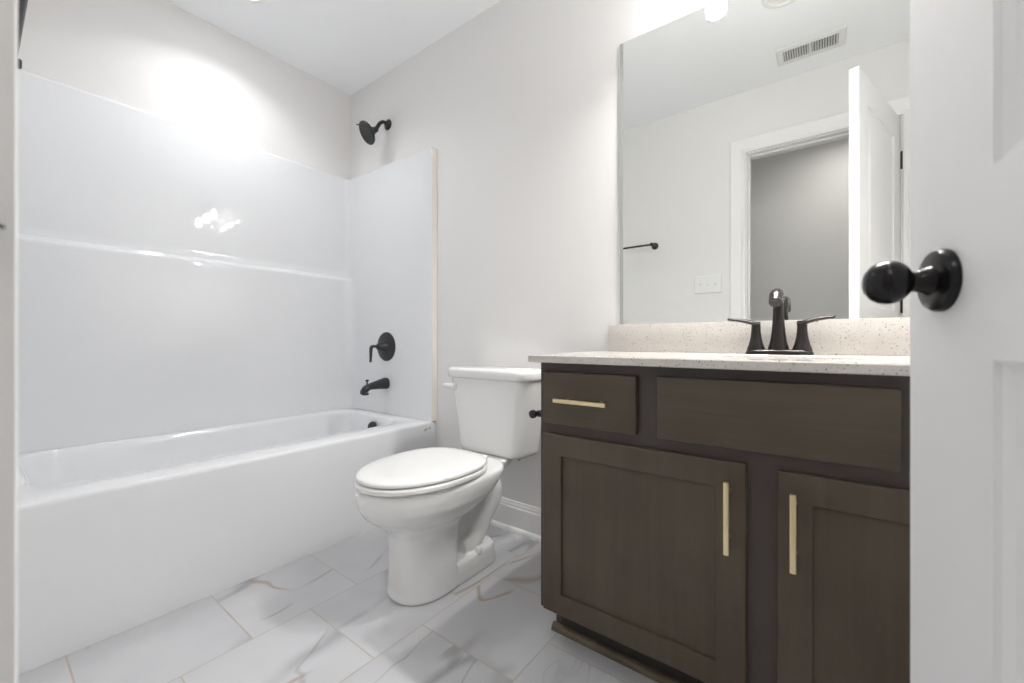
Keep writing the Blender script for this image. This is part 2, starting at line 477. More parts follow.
b.faces.new([r[0] for r in R]); b.faces.new([r[1] for r in R])
put('apron', b, M_acryl, tub, ang=30)
b = nb(); lathe(b, (.424, -.122, .366), (0, -1, .10), [(0, .036), (.010, .036), (.014, .033), (.015, .0)], 28)
put('overflow_plate', b, M_black, tub, label='matte black overflow plate')
b = nb(); lathe(b, (.37, -.30, .073), (0, 0, 1), [(0, .034), (.004, .034), (.007, .028), (.013, .022), (.014, 0)], 28)
put('drain', b, M_black, tub, label='matte black drain')
b = nb()                                # small faded maker's mark on the apron's end
for (yy, w, hh, dz) in ((-.078, .0042, .007, -.0035), (-.070, .0042, .0085, -.001), (-.062, .0042, .0085, .0), (-.042, .0060, .0085, .0015), (-.066, .014, .0012, -.0085)):
    box(b, TX - .0009, TX + .0006, yy - w, yy + w * .6, .399 + dz - hh / 2, .399 + dz + hh / 2)
put('maker_mark', b, mat('faded_grey_print', (0.30, 0.29, 0.29), 0.6, vary=0.05), tub, smooth=False, label='small grey printed mark')

# ------------------------------------------------------------------ tub surround: coved back panel with a ledge, two end panels
sur = thing('shower_surround', (0.40, -0.75, TZ + .001), 'glossy white three-sided tub surround with a ledge along the back', 'tub surround')
PY_ = -.030
def ztop(x): return 1.886 - 0.016 * x / .815
levels = [(.052, TZ + .001), (.052, .60), (.050, .90), (.048, 1.228), (.0465, 1.238), (.042, 1.2445), (.030, 1.250), (.0235, 1.254), (.0205, 1.262), (.020, 1.30), (.020, 1.6), (.020, None, -.012), (.0185, None, -.005), (.014, None, -.001), (.002, None, 0.0)]
def lev_z(l, x): return l[1] if l[1] is not None else ztop(x) + l[2]
NC = 8
def cove(off, y_end, s):
    r = 0.030 + 0.5 * (off - .020) * 1.6
    pts = []
    for i in range(NC + 1):
        a = pi / 2 * i / NC
        pts.append((off + r - r * sin(a), y_end + s * (r - r * cos(a))))   # from end panel to back panel
    return pts
# back panel
b = nb(); rings = []
yA, yB = PY_, -1.502 - PY_
for l in levels:
    c0 = cove(l[0], yA, -1)[3:]; c1 = cove(l[0], yB, 1)[3:]
    pts = c0 + [(l[0], yA + (yB - yA) * t) for t in (.25, .5, .75)] + c1[::-1]
    rings.append([Vector((x, y, lev_z(l, x))) for x, y in pts])
loft(b, rings, closed=False)
put('back_panel', b, M_acryl, sur, ang=60)
for yE, s, yw in ((yA, -1, -.0015), (yB, 1, -1.5005)):
    b = nb(); rings = []
    for l in levels:
        top = l[1] is None
        lift = 0
        if top: lift = {-.012: 0, -.005: .0015, -.001: .006, 0.0: .018}[l[2]]
        c = cove(l[0], yE, s)[:4]
        out = -1 if s < 0 else 1
        pts = [(.8040, yE - s * .0015), (.799, yE)] + [(x_, yE) for x_ in (.7, .5, .3, .15)] + c
        ring = []
        for x, y in pts:
            y2 = y - s * lift if abs(y - yw) > lift else yw
            ring.append(Vector((x, y2, lev_z(l, x))))
        rings.append(ring)
    loft(b, rings, closed=False)
    put('end_panel', b, M_acryl, sur, ang=50)
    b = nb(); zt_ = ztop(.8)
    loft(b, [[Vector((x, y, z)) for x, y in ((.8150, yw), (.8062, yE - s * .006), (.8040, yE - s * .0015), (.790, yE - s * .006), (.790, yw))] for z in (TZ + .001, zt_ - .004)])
    put('flange_edge', b, M_edge, sur, ang=30, label='beige flange edge')  # narrow edge strip coloured beige next to the white panels

# ------------------------------------------------------------------ shower head, valve, spout
sh = thing('wall_mounted_shower', (.395, 0, 2.127), 'matte black shower head on a bent arm above the surround', 'shower head')
b = nb(); lathe(b, (.395, -.0005, 2.127), (0, -1, 0), [(0, .031), (.004, .031), (.009, .026), (.014, .016), (.020, .013)], 28); put('flange', b, M_black, sh)
b = nb(); tube(b, bez([(.395, -.004, 2.127), (.395, -.034, 2.131), (.395, -.060, 2.110), (.395, -.076, 2.082), (.394, -.088, 2.060)], 32), [.0095, .010, .0125]); put('arm', b, M_black, sh)
d = Vector((-.20, -.80, -.56)).normalized(); o0 = Vector((.3945, -.084, 2.066))
b = nb(); lathe(b, o0, d, [(-.008, .0125), (.004, .0165), (.014, .0185), (.024, .023), (.034, .030), (.046, .038)], 28); put('ball_joint', b, M_black, sh)
b = nb(); lathe(b, o0 + d * .044, d, [(0, .036), (.004, .052), (.010, .061), (.016, .064), (.022, .064), (.0245, .062), (.0245, .050), (.0235, .049), (.0235, .0)], 40)
fa, fb = frame_of(d)
for rr, k in ((.015, 6), (.029, 12), (.042, 18)):
    for i in range(k):
        a = 2 * pi * i / k
        lathe(b, o0 + d * .067 + fa * (rr * cos(a)) + fb * (rr * sin(a)), d, [(0, .0026), (.003, .0022), (.0032, 0)], 8)
put('spray_face', b, M_black, sh)
b = nb(); side = Vector((-1, 0, 0)); tube(b, [o0 + d * .060 + Vector((-.030, -.010, .046)), o0 + d * .075 + Vector((-.040, -.030, .052))], [.004, .003], 10); put('spray_lever', b, M_black, sh)

va = thing('shower_valve', (.419, PY_, .820), 'round matte black shower valve trim with a lever handle', 'shower valve')
b = nb(); lathe(b, (.419, PY_ - .0003, .822), (0, -1, 0), [(0, .084), (.003, .084), (.007, .080), (.010, .072), (.012, .040), (.013, .034)], 44); put('escutcheon', b, M_black, va)
b = nb(); lathe(b, (.419, PY_ - .010, .822), (0, -1, 0), [(0, .034), (.010, .030), (.022, .026), (.040, .022), (.050, .017), (.052, .013)], 28); put('hub', b, M_black, va)
b = nb(); tube(b, bez([(.419, PY_ - .056, .822), (.419, PY_ - .082, .824), (.419, PY_ - .098, .822), (.419, PY_ - .1035, .806), (.419, PY_ - .1045, .77), (.419, PY_ - .106, .735)], 40), [.010, .0095, .011, .0115, .010, .0085, .0075], sx=1.0, sy=.8); put('lever', b, M_black, va)
sp = thing('tub_spout', (.42, PY_, .611), 'matte black tub spout with a diverter knob', 'tub spout')
b = nb(); Rg = []
for y, hw, zt, zb in ((0, .029, .641, .579), (.006, .030, .643, .577), (.02, .0295, .641, .578), (.06, .026, .631, .581), (.105, .0235, .619, .582), (.120, .023, .615, .581), (.130, .0235, .612, .572), (.146, .0225, .603, .563), (.157, .020, .590, .559), (.162, .016, .578, .560)):
    zc = (zt + zb) / 2; hz = (zt - zb) / 2
    Rg.append([Vector((.42 + hw * math.copysign(abs(cos(t)) ** .75, cos(t)), PY_ - y - .0003, zc + hz * math.copysign(abs(sin(t)) ** .75, sin(t)))) for t in [2 * pi * i / 28 for i in range(28)]])
loft(b, Rg)
put('spout_body', b, M_black, sp, ang=50)
b = nb(); lathe(b, (.42, PY_ - .140, .568), (0, 0, -1), [(0, .0185), (.012, .0185), (.013, .015), (.008, .0148)], 24); put('outlet', b, M_black, sp)
b = nb(); lathe(b, (.42, PY_ - .128, .608), (0, 0, 1), [(0, .0045), (.020, .004), (.022, .0085), (.026, .0095), (.031, .008), (.033, 0)], 18); put('diverter_knob', b, M_black, sp)

# ------------------------------------------------------------------ toilet
TC = 1.325
toi = thing('toilet', (TC, -.40, 0), 'white two-piece toilet with its lid closed', 'toilet')
b = nb()
# bowl and front column
col = [(.000, .109, -.656, -.470, 2.4, 8), (.010, .112, -.660, -.468, 2.4, 8), (.030, .110, -.656, -.468, 2.4, 8), (.15, .107, -.653, -.468, 2.3, 8), (.205, .109, -.657, -.455, 2.3, 6)]
bowl = [(.226, .115, -.668, -.440, 2.2, 4), (.240, .122, -.678, -.41, 2.1, 3.2), (.254, .134, -.698, -.385, 2.1, 3), (.270, .151, -.722, -.35, 2.1, 2.9), (.292, .168, -.747, -.31, 2.1, 2.8), (.320, .182, -.766, -.265, 2.1, 2.8), (.350, .187, -.774, -.225, 2.1, 2.8), (.370, .187, -.775, -.21, 2.1, 2.8), (.380, .184, -.772, -.21, 2.1, 2.8), (.386, .174, -.762, -.22, 2.1, 2.8)]
loft(b, [egg(TC, a, yf, yb, z, 64, pf, pb, ymid=-.50 if z < .22 else None) for z, a, yf, yb, pf, pb in col + bowl])
# deck carrying the tank
loft(b, [rrect(TC, (yf + yb) / 2, hx, (yb - yf) / 2, .03, z) for z, hx, yf, yb in ((.325, .065, -.36, -.165), (.345, .092, -.38, -.155), (.362, .108, -.40, -.145), (.378, .112, -.40, -.14), (.3822, .108, -.395, -.145))])
# rear foot
loft(b, [rrect(TC, (yf + yb) / 2, hx, (yb - yf) / 2, r, z) for z, hx, yf, yb, r in ((.0, .107, -.56, -.212, .08), (.045, .105, -.56, -.215, .08), (.064, .099, -.56, -.221, .075), (.071, .087, -.55, -.233, .065))])
# web and trapway
loft(b, [rrect(TC, (yf + yb) / 2, .048, (yb - yf) / 2, .02, z) for z, yf, yb in ((.05, -.52, -.28), (.15, -.52, -.29), (.25, -.52, -.27), (.335, -.50, -.20))])
for s in (-1, 1):
    tp = bez([(TC + s * .030, -.265, .325), (TC + s * .048, -.240, .290), (TC + s * .055, -.245, .240), (TC + s * .054, -.285, .180), (TC + s * .048, -.305, .125), (TC + s * .044, -.355, .090), (TC + s * .040, -.395, .088)], 48)
    tube(b, tp, [.040, .050, .050, .042, .039, .038, .036], 18)
    tp = bez([(TC + s * .050, -.47, .235), (TC + s * .052, -.40, .262), (TC + s * .052, -.33, .30), (TC + s * .045, -.27, .335)], 24)
    tube(b, tp, [.035, .040, .040, .030], 16)
bowl_o = put('bowl', b, M_porc, toi)
rm = bowl_o.modifiers.new('remesh', 'REMESH'); rm.mode = 'VOXEL'; rm.voxel_size = 0.005; rm.use_smooth_shade = True
sm = bowl_o.modifiers.new('smooth', 'SMOOTH'); sm.factor = 0.5; sm.iterations = 9
for s in (-1, 1):
    b = nb(); lathe(b, (TC + s * .091, -.345, .066), (0, 0, 1), [(0, .014), (.010, .0135), (.017, .011), (.021, .006), (.022, 0)], 20)
    put('bolt_cap', b, M_seat, toi)
# seat ring and lid
b = nb()
so = [(.3880, .178, -.768, -.315), (.3920, .184, -.775, -.310), (.4020, .185, -.776, -.309), (.4070, .182, -.773, -.312), (.4085, .176, -.766, -.318)]
si = [(.4085, .125, -.700, -.385), (.4040, .119, -.694, -.392), (.3920, .117, -.692, -.394), (.3880, .120, -.695, -.391)]
rg = [egg(TC, a, yf, yb, z, 64, 2.1, 2.6) for z, a, yf, yb in so + si]
RR = loft(b, rg, cap0=False, cap1=False)
n = len(RR[0])
for i in range(n):
    j = (i + 1) % n; b.faces.new((RR[-1][i], RR[-1][j], RR[0][j], RR[0][i]))
seat = put('seat', b, M_seat, toi, ang=50)
b = nb()
for x in (-.05, -.02, .02, .05): pass
loft(b, [egg(TC, a, yf, yb, z, 64, 2.1, 2.6) for z, a, yf, yb in ((.4125, .176, -.764, -.318), (.4135, .181, -.770, -.313), (.4200, .182, -.771, -.312), (.4245, .179, -.768, -.315), (.4275, .170, -.757, -.325), (.4295, .140, -.70, -.36), (.4305, .07, -.60, -.43))])
put('lid', b, M_seat, toi, ang=50)
for s in (-1, 1):
    b = nb(); box(b, TC + s * .075 - .020, TC + s * .075 + .020, -.345, -.295, .3855, .418, .006, 3); put('hinge_cap', b, M_seat, toi)
# tank
b = nb()
tk = [(.3825, .148, -.184, -.045, .035), (.385, .163, -.195, -.034, .042), (.392, .170, -.200, -.030, .046), (.407, .173, -.202, -.029, .048), (.50, .186, -.205, -.028, .052), (.60, .201, -.210, -.026, .054), (.6955, .217, -.215, -.024, .054)]
loft(b, [rrect(TC, (yf + yb) / 2, hx, (yb - yf) / 2, r, z, 10) for z, hx, yf, yb, r in tk])
tank = put('tank', b, M_porc, toi, ang=50)
b = nb()
tl = [(.696, .216, -.217, -.020, .055), (.699, .224, -.226, -.016, .058), (.706, .227, -.230, -.014, .060), (.726, .228, -.231, -.013, .060), (.734, .225, -.228, -.016, .058), (.7385, .218, -.221, -.022, .054), (.7405, .203, -.207, -.035, .045)]
loft(b, [rrect(TC, (yf + yb) / 2, hx, (yb - yf) / 2, r, z, 10) for z, hx, yf, yb, r in tl])
put('tank_lid', b, M_porc, toi, ang=50)
b = nb()
lathe(b, (TC - .168, -.2095, .658), (0, -1, 0), [(0, .017), (.010, .017), (.018, .015), (.022, .009), (.0225, 0)], 22)
tube(b, bez([(TC - .162, -.224, .658), (TC - .180, -.231, .659), (TC - .200, -.236, .661), (TC - .210, -.238, .662)], 18), [.0125, .011, .0095, .006], 14, sx=.7, sy=1.0)
put('flush_lever', b, M_seat, toi)
for s in (-1, 1):
    b = nb(); lathe(b, (TC + s * .118, -.128, .365), (0, 0, 1), [(0, .006), (.006, .006), (.007, .014), (.022, .016), (.0235, .012)], 18)
    put('tank_bolt', b, M_gask, toi, label='grey tank bolt and gasket')

# ------------------------------------------------------------------ vanity
VX0, VX1 = 1.790, 2.884
YF, YD = -.493, -.512                  # face frame front, door front
van = thing('vanity_cabinet', ((VX0 + VX1) / 2, -.25, 0), 'dark brown wooden vanity cabinet with brass bar pulls', 'cabinet')
b = nb()
for xa, xb in ((VX0, VX0 + .016), (VX1 - .016, VX1)): box(b, xa, xb, YF + .019, -.018, .094, .793)
box(b, VX0 + .016, VX1 - .016, YF + .019, -.018, .094, .110); box(b, VX0 + .016, VX1 - .016, -.026, -.018, .110, .793)
box(b, VX0 + .020, VX0 + .036, -.440, -.018, .0005, .094); box(b, VX1 - .016, VX1, -.440, -.018, .0005, .094)
put('carcass', b, M_wood_v, van, smooth=False)
b = nb()
fy0, fy1 = YF, YF + .0185
for xa, xb in ((VX0, VX0 + .040), (VX1 - .040, VX1)): box(b, xa, xb, fy0, fy1, .088, .793)
box(b, 2.308, 2.382, fy0, fy1, .088, .560)
for xa, xb in ((2.075, 2.135), (2.550, 2.612)): box(b, xa, xb, fy0, fy1, .640, .755)
xs_ = [VX0 + .040, 2.308, 2.382, VX1 - .040]
for i in (0, 2):
    box(b, xs_[i], xs_[i + 1], fy0, fy1, .088, .130)
box(b, VX0 + .04, VX1 - .04, fy0, fy1, .755, .793)
box(b, VX0 + .04, VX1 - .04, fy0, fy1, .560, .640)
put('face_frame', b, M_frame, van, smooth=False)
def slab(name, xa, xb, za, zb):
    return put(name, bx(xa, xb, YD, YF - .0006, za, zb, bev=.0025, seg=2), M_wood_h, van, ang=30)
def pull(parent, c, vertical):
    b = nb(); L = .0755; w = .0052; x, z = c; yb = YD - .0335
    if vertical:
        box(b, x - w, x + w, yb - w, yb + w, z - L, z + L, .0012)
        for s in (-1, 1): lathe(b, (x, YD - .0002, z + s * .048), (0, -1, 0), [(0, .0052), (.003, .0042), (.029, .0042)], 14)
    else:
        box(b, x - L, x + L, yb - w, yb + w, z - w, z + w, .0012)
        for s in (-1, 1): lathe(b, (x + s * .048, YD - .0002, z), (0, -1, 0), [(0, .0052), (.003, .0042), (.029, .0042)], 14)
    return put('pull', b, M_brass, parent, label='brushed brass bar pull')
dl = slab('drawer_front', 1.809, 2.078, .624, .768); pull(dl, (1.9395, .6945), False)
slab('false_front', 2.129, 2.555, .624, .770)
dr = slab('drawer_front', 2.608, 2.877, .624, .768); pull(dr, (2.7465, .6945), False)
def shaker(xa, xb, za, zb):
    b = nb(); fw = .057; y0 = YD; yb = YF - .0006; rec = .0085
    O = [Vector((xa, 0, za)), Vector((xb, 0, za)), Vector((xb, 0, zb)), Vector((xa, 0, zb))]
    def ring(ins, y): 
        return [Vector((xa + ins, y, za + ins)), Vector((xb - ins, y, za + ins)), Vector((xb - ins, y, zb - ins)), Vector((xa + ins, y, zb - ins))]
    loft(b, [ring(0, yb), ring(0, y0 + .002), ring(.002, y0), ring(fw - .0005, y0), ring(fw + .0006, y0 + .0008), ring(fw + .0012, y0 + rec), ring(fw + .02, y0 + rec)])
    return put('door', b, M_wood_v, van, ang=20)
d1 = shaker(1.809, 2.315, .096, .594); pull(d1, (2.284, .485), True)
d2 = shaker(2.371, 2.877, .096, .592); pull(d2, (2.399, .486), True)
put('toe_kick', bx(VX0 + .036, VX1 - .016, -.440, -.424, .0005, .0935), M_kick, van, smooth=False)
b = nb(); pr = [(0, 0)] + [(.016 * cos(radians(15 * i)), .019 * sin(radians(15 * i))) for i in range(7)]
rings = [[Vector((x, -.4403 - dd, .0003 + h)) for dd, h in pr] for x in (VX0 + .012, VX1)]
loft(b, rings); put('shoe_molding', b, M_shoe, van, ang=50)

# countertop with an oval sink
CX0, CX1, CY0, CY1, CZ0, CZ1 = 1.773, RX - .002, -.535, -.002, .7945, .816
ct = thing('countertop', ((CX0 + CX1) / 2, -.27, CZ0), 'speckled beige quartz countertop with a backsplash', 'countertop')
SC = Vector((2.343, -.290)); SA, SB = .205, .145
angs = [2 * pi * i / 72 for i in range(72)]
def rect_at(a, x0, x1, y0, y1):
    dx, dy = cos(a), sin(a); ts = []
    if dx > 1e-9: ts.append((x1 - SC.x) / dx)
    if dx < -1e-9: ts.append((x0 - SC.x) / dx)
    if dy > 1e-9: ts.append((y1 - SC.y) / dy)
    if dy < -1e-9: ts.append((y0 - SC.y) / dy)
    t = min(ts); return SC.x + dx * t, SC.y + dy * t
for xx in (CX0, CX1):
    for yy in (CY0, CY1): angs.append(atan2(yy - SC.y, xx - SC.x) % (2 * pi))
angs = sorted(set(angs))
def rring(ins, z): return [Vector((*rect_at(a, CX0, CX1, CY0, CY1), z)) if not ins else Vector((*rect_at(a, CX0 + ins, CX1 - ins, CY0 + ins, CY1 - ins), z)) for a in angs]
def ering(k, z): return [Vector((SC.x + (SA + k) * cos(a), SC.y + (SB + k) * sin(a), z)) for a in angs]
b = nb()
R = loft(b, [ering(0, CZ0), rring(.002, CZ0), rring(0, CZ0 + .002), rring(0, CZ1 - .003), rring(.003, CZ1), ering(.003, CZ1), ering(0, CZ1 - .003), ering(0, CZ0)], cap0=False, cap1=False)
bmesh.ops.remove_doubles(b, verts=b.verts, dist=1e-6)
put('slab', b, M_quartz, ct, ang=40)
put('backsplash', bx(1.786, CX1, -.0205, -.0015, CZ1 + .0003, .9165, bev=.0015), M_quartz, ct, ang=30)
b = nb()
sk = [(.004, CZ0 - .0005), (-.004, CZ0 - .003), (-.012, .775), (-.025, .735), (-.05, .700), (-.085, .680), (-.12, .674)]
loft(b, [[Vector((SC.x + (SA + k) * cos(2 * pi * i / 56), SC.y + max(SB + k, .02) * sin(2 * pi * i / 56), z)) for i in range(56)] for k, z in sk], cap0=False)
put('sink_bowl', b, M_porc, ct, ang=60, label='white oval sink bowl')
b = nb(); lathe(b, (SC.x, SC.y, .6745), (0, 0, 1), [(0, .022), (.003, .022), (.004, .018), (.004, 0)], 24); put('sink_drain', b, M_bronze, ct)

# faucet
FX, FY, FZ = 2.340, -.088, CZ1 + .0004
fa_ = thing('faucet', (FX, FY, FZ), 'oil-rubbed bronze two-handle faucet on the counter', 'faucet')
b = nb(); loft(b, [rrect(FX, FY, hx, hy_, r, FZ + z) for z, hx, hy_, r in ((0, .083, .029, .028), (.004, .083, .029, .028), (.010, .080, .026, .025), (.014, .074, .021, .020))]); put('base_plate', b, M_bronze, fa_, ang=50)
b = nb(); lathe(b, (FX, FY, FZ + .008), (0, 0, 1), [(0, .0255), (.012, .0245), (.025, .0205), (.050, .0170), (.080, .0145), (.110, .0130), (.135, .0125)], 28, sx=.95, sy=1.05)
put('spout_column', b, M_bronze, fa_)
b = nb(); hp = bez([(FX, FY + .004, FZ + .128), (FX, FY + .002, FZ + .146), (FX, FY - .010, FZ + .163), (FX, FY - .036, FZ + .170), (FX, FY - .066, FZ + .163), (FX, FY - .090, FZ + .142)], 40)
tube(b, hp, [.0122, .0130, .0145, .0160, .0170, .0160], 24); put('spout', b, M_bronze, fa_)
for s in (-1, 1):
    b = nb(); lathe(b, (FX + s * .056, FY, FZ + .006), (0, 0, 1), [(0, .0245), (.010, .0235), (.022, .0190), (.040, .0150), (.060, .0125), (.084, .0120), (.089, .0115), (.0895, 0)], 28)
    h = put('handle', b, M_bronze, fa_)
    b = nb(); x0 = FX + s * .056
    tube(b, bez([(x0 - s * .011, FY, FZ + .086), (x0 + s * .010, FY - .002, FZ + .092), (x0 + s * .036, FY - .004, FZ + .099), (x0 + s * .066, FY - .006, FZ + .103), (x0 + s * .074, FY - .006, FZ + .104)], 24), [.0105, .0120, .0105, .0080, .0055], 16, sx=1.25, sy=.55, up=(0, 0, 1))
    put('lever', b, M_bronze, h)

# toilet paper holder on the vanity's side
tph = thing('toilet_paper_holder', (VX0, -.415, .63), 'black toilet paper holder on the vanity side above the toilet bowl', 'toilet paper holder')
b = nb(); lathe(b, (VX0 - .0004, -.430, .630), (-1, 0, 0), [(0, .024), (.005, .024), (.012, .019), (.018, .0125), (.035, .0105), (.050, .0105), (.056, .008)], 24); put('post', b, M_black, tph)
b = nb(); lathe(b, (VX0 - .054, -.464, .631), (0, 1, 0), [(0, 0), (.001, .008), (.004, .0125), (.012, .0130), (.016, .0095), (.026, .0075), (.165, .0075), (.170, .0105), (.176, .0105), (.178, 0)], 22); put('roll_arm', b, M_black, tph)

# ------------------------------------------------------------------ mirror and vanity light
mi = thing('mirror', (2.343, -.003, .924), 'large frameless wall mirror above the backsplash', 'mirror')
b = nb(); bevel_ring = []
x0, x1, z0, z1 = 1.8265, 2.859, .9172, 1.9785
b = nb()
loft(b, [[Vector((x0 + i, y, z0 + i)), Vector((x1 - i, y, z0 + i)), Vector((x1 - i, y, z1 - i)), Vector((x0 + i, y, z1 - i))] for i, y in ((0, -.0008), (0, -.0050))], cap1=False)
GX0, GX1, GZ0, GZ1 = x0 + .014, x1 - .014, z0 + .0004, z1 - .0035
loft(b, [[Vector((xa, y, za)), Vector((xb, y, za)), Vector((xb, y, zb)), Vector((xa, y, zb))] for xa, xb, za, zb, y in ((x0, x1, z0, z1, -.0050), (GX0, GX1, GZ0, GZ1, -.0062))], cap0=False, cap1=False)
put('edge', b, M_medge, mi, smooth=False, label='grey polished edge')
b = nb(); b.faces.new([b.verts.new(p) for p in (Vector((GX0, -.0062, GZ0)), Vector((GX1, -.0062, GZ0)), Vector((GX1, -.0062, GZ1)), Vector((GX0, -.0062, GZ1)))])
put('glass', b, M_mirror, mi, smooth=False)

vl = thing('vanity_light', (2.343, 0, 2.16), 'three-lamp vanity light bar above the mirror', 'wall light')
put('back_plate', bx(2.343 - .27, 2.343 + .27, -.022, -.0005, 2.135, 2.205, bev=.004), M_black, vl, label='dark metal back plate')
LXS = (2.140, 2.343, 2.546); LY = -.110
for lx in LXS:
    b = nb(); tube(b, bez([(lx, -.020, 2.170), (lx, -.070, 2.178), (lx, LY, 2.160), (lx, LY, 2.118)], 24), [.007, .007, .007, .011], 14); put('lamp_arm', b, M_black, vl)
    b = nb(); lathe(b, (lx, LY, 2.118), (0, 0, -1), [(0, .016), (.004, .024), (.020, .024), (.030, .020)], 24); put('socket', b, M_black, vl)
    b = nb(); lathe(b, (lx, LY, 2.092), (0, 0, -1), [(0, .022), (.006, .026), (.024, .031), (.050, .034), (.078, .035)], 32)
    bmesh.ops.delete(b, geom=[f for f in b.faces if len(f.verts) > 4], context='FACES_ONLY')
    s = put('glass_shade', b, M_shade, vl, ang=60, label='clear glass shade')
    so_ = s.modifiers.new('thickness', 'SOLIDIFY'); so_.thickness = .003
    b = nb(); lathe(b, (lx, LY, 2.086), (0, 0, -1), [(0, .013), (.012, .0135), (.028, .020), (.042, .0245), (.054, .025), (.066, .022), (.074, .0145), (.078, .007), (.079, 0)], 24)
    put('bulb', b, M_bulb, vl, label='lit round bulb')
    ld = bpy.data.lights.new('vanity_lamp', 'AREA'); ld.shape = 'DISK'; ld.size = 0.050; ld.spread = radians(140); ld.energy = LAMP_W; ld.color = (1.0, 0.978, 0.96)
    lo = bpy.data.objects.new('vanity_lamp', ld); COL.objects.link(lo); lo.parent = vl; lo.location = (lx - 2.343, LY, 2.006 - 2.16)

# ------------------------------------------------------------------ recessed can over the tub
def recessed_light(x, y, label, lit=True):
    cl = thing('ceiling_light', (x, y, RZ), label, 'ceiling light')
    b = nb(); lathe(b, (x, y, RZ - .0003), (0, 0, -1), [(0, .092), (.003, .092), (.006, .086), (.0065, .072), (.003, .070), (0.0, .070)], 48)
    put('trim_ring', b, M_plate, cl)
    b = nb(); lathe(b, (x, y, RZ - .0005), (0, 0, -1), [(0, .069), (.0015, .069), (.0018, 0)], 40); put('lens', b, M_lens if lit else M_plate, cl, label='glowing lens' if lit else 'unlit white lens')
    if not lit: return
    ld = bpy.data.lights.new('can_lamp', 'AREA'); ld.shape = 'DISK'; ld.size = 0.12; ld.energy = CAN_W; ld.color = (0.97, 0.985, 1.0); ld.spread = radians(134)
    lo = bpy.data.objects.new('can_lamp', ld); COL.objects.link(lo); lo.parent = cl; lo.location = (0, 0, -.008)
recessed_light(*CAN_XY, 'round recessed ceiling light over the tub')
recessed_light(2.30, -.757, 'unlit round white ceiling light, at the top of the mirror', lit=False)

# added fill light behind the camera, in the hall's ceiling, for the door face
hx_, hy_ = 2.62, -2.08
hl = thing('hall_fill_light', (hx_, hy_, RZ), 'added round fill light on the hall ceiling, out of view', 'ceiling light')
b = nb(); lathe(b, (hx_, hy_, RZ - .0003), (0, 0, -1), [(0, .15), (.020, .15), (.024, .145)], 40); put('housing', b, M_plate, hl)
b = nb(); lathe(b, (hx_, hy_, RZ - .024), (0, 0, -1), [(0, .142), (.012, .130), (.022, .09), (.026, .04), (.027, 0)], 40); put('diffuser', b, M_hfill, hl)
ld = bpy.data.lights.new('hall_fill_lamp', 'AREA'); ld.shape = 'DISK'; ld.size = 0.24; ld.energy = HALL_FILL_W; ld.color = (1.0, 0.97, 0.93); ld.spread = radians(170)
lo = bpy.data.objects.new('hall_fill_lamp', ld); COL.objects.link(lo); lo.parent = hl; lo.location = (0, 0, -.056)

# ------------------------------------------------------------------ ceiling vent, seen in the mirror
vx0, vx1, vy0, vy1 = 2.228, 2.534, -1.345, -1.178
vt = thing('ceiling_vent', ((vx0 + vx1) / 2, (vy0 + vy1) / 2, RZ), 'white slatted ceiling vent seen in the mirror', 'vent')
zf = RZ - .0004
b = nb()
def vring(i, z): return [Vector((vx0 + i, vy0 + i, z)), Vector((vx1 - i, vy0 + i, z)), Vector((vx1 - i, vy1 - i, z)), Vector((vx0 + i, vy1 - i, z))]
loft(b, [vring(.034, zf - .001), vring(0, zf), vring(.004, zf - .006), vring(.030, zf - .009), vring(.034, zf - .006), vring(.034, zf - .001)], cap0=False, cap1=False)
box(b, (vx0 + vx1) / 2 - .006, (vx0 + vx1) / 2 + .006, vy0 + .034, vy1 - .034, zf - .009, zf - .002)
put('frame', b, M_vent, vt, ang=20)
put('backing', bx(vx0 + .03, vx1 - .03, vy0 + .03, vy1 - .03, zf - .0012, zf), M_vdark, vt, smooth=False, label='dark duct behind the slats')
b = nb()
for k in range(10):
    for x_a in (vx0 + .034, (vx0 + vx1) / 2 + .006):
        w = (vx1 - vx0) / 2 - .040; x = x_a + w * (k + .5) / 10
        q = .0028
        vs = [b.verts.new(p) for p in (Vector((x - q, vy0 + .034, zf - .008)), Vector((x - q + .0012, vy0 + .034, zf - .008)), Vector((x + q + .0012, vy0 + .034, zf - .002)), Vector((x + q, vy0 + .034, zf - .002)),
              Vector((x - q, vy1 - .034, zf - .008)), Vector((x - q + .0012, vy1 - .034, zf - .008)), Vector((x + q + .0012, vy1 - .034, zf - .002)), Vector((x + q, vy1 - .034, zf - .002)))]
        for f in ((0, 1, 2, 3), (7, 6, 5, 4), (0, 4, 5, 1), (1, 5, 6, 2), (2, 6, 7, 3), (3, 7, 4, 0)): b.faces.new([vs[i] for i in f])
put('slats', b, M_vent, vt, smooth=False)

# ------------------------------------------------------------------ towel bar and switch on the door wall
tb = thing('towel_bar', (1.17, RY, 1.535), 'black towel bar on the wall opposite the mirror', 'towel bar')
BY = RY + .068
for x in (.872, 1.470):
    b = nb(); lathe(b, (x, RY + .0003, 1.535), (0, 1, 0), [(0, .024), (.006, .024), (.011, .019), (.016, .0105), (.054, .009), (.058, .0125), (.078, .0125), (.082, .010), (.0825, 0)], 24); put('post', b, M_black, tb)
b = nb(); lathe(b, (.872, BY, 1.535), (1, 0, 0), [(0, .0068), (.598, .0068)], 20); put('bar', b, M_black, tb)

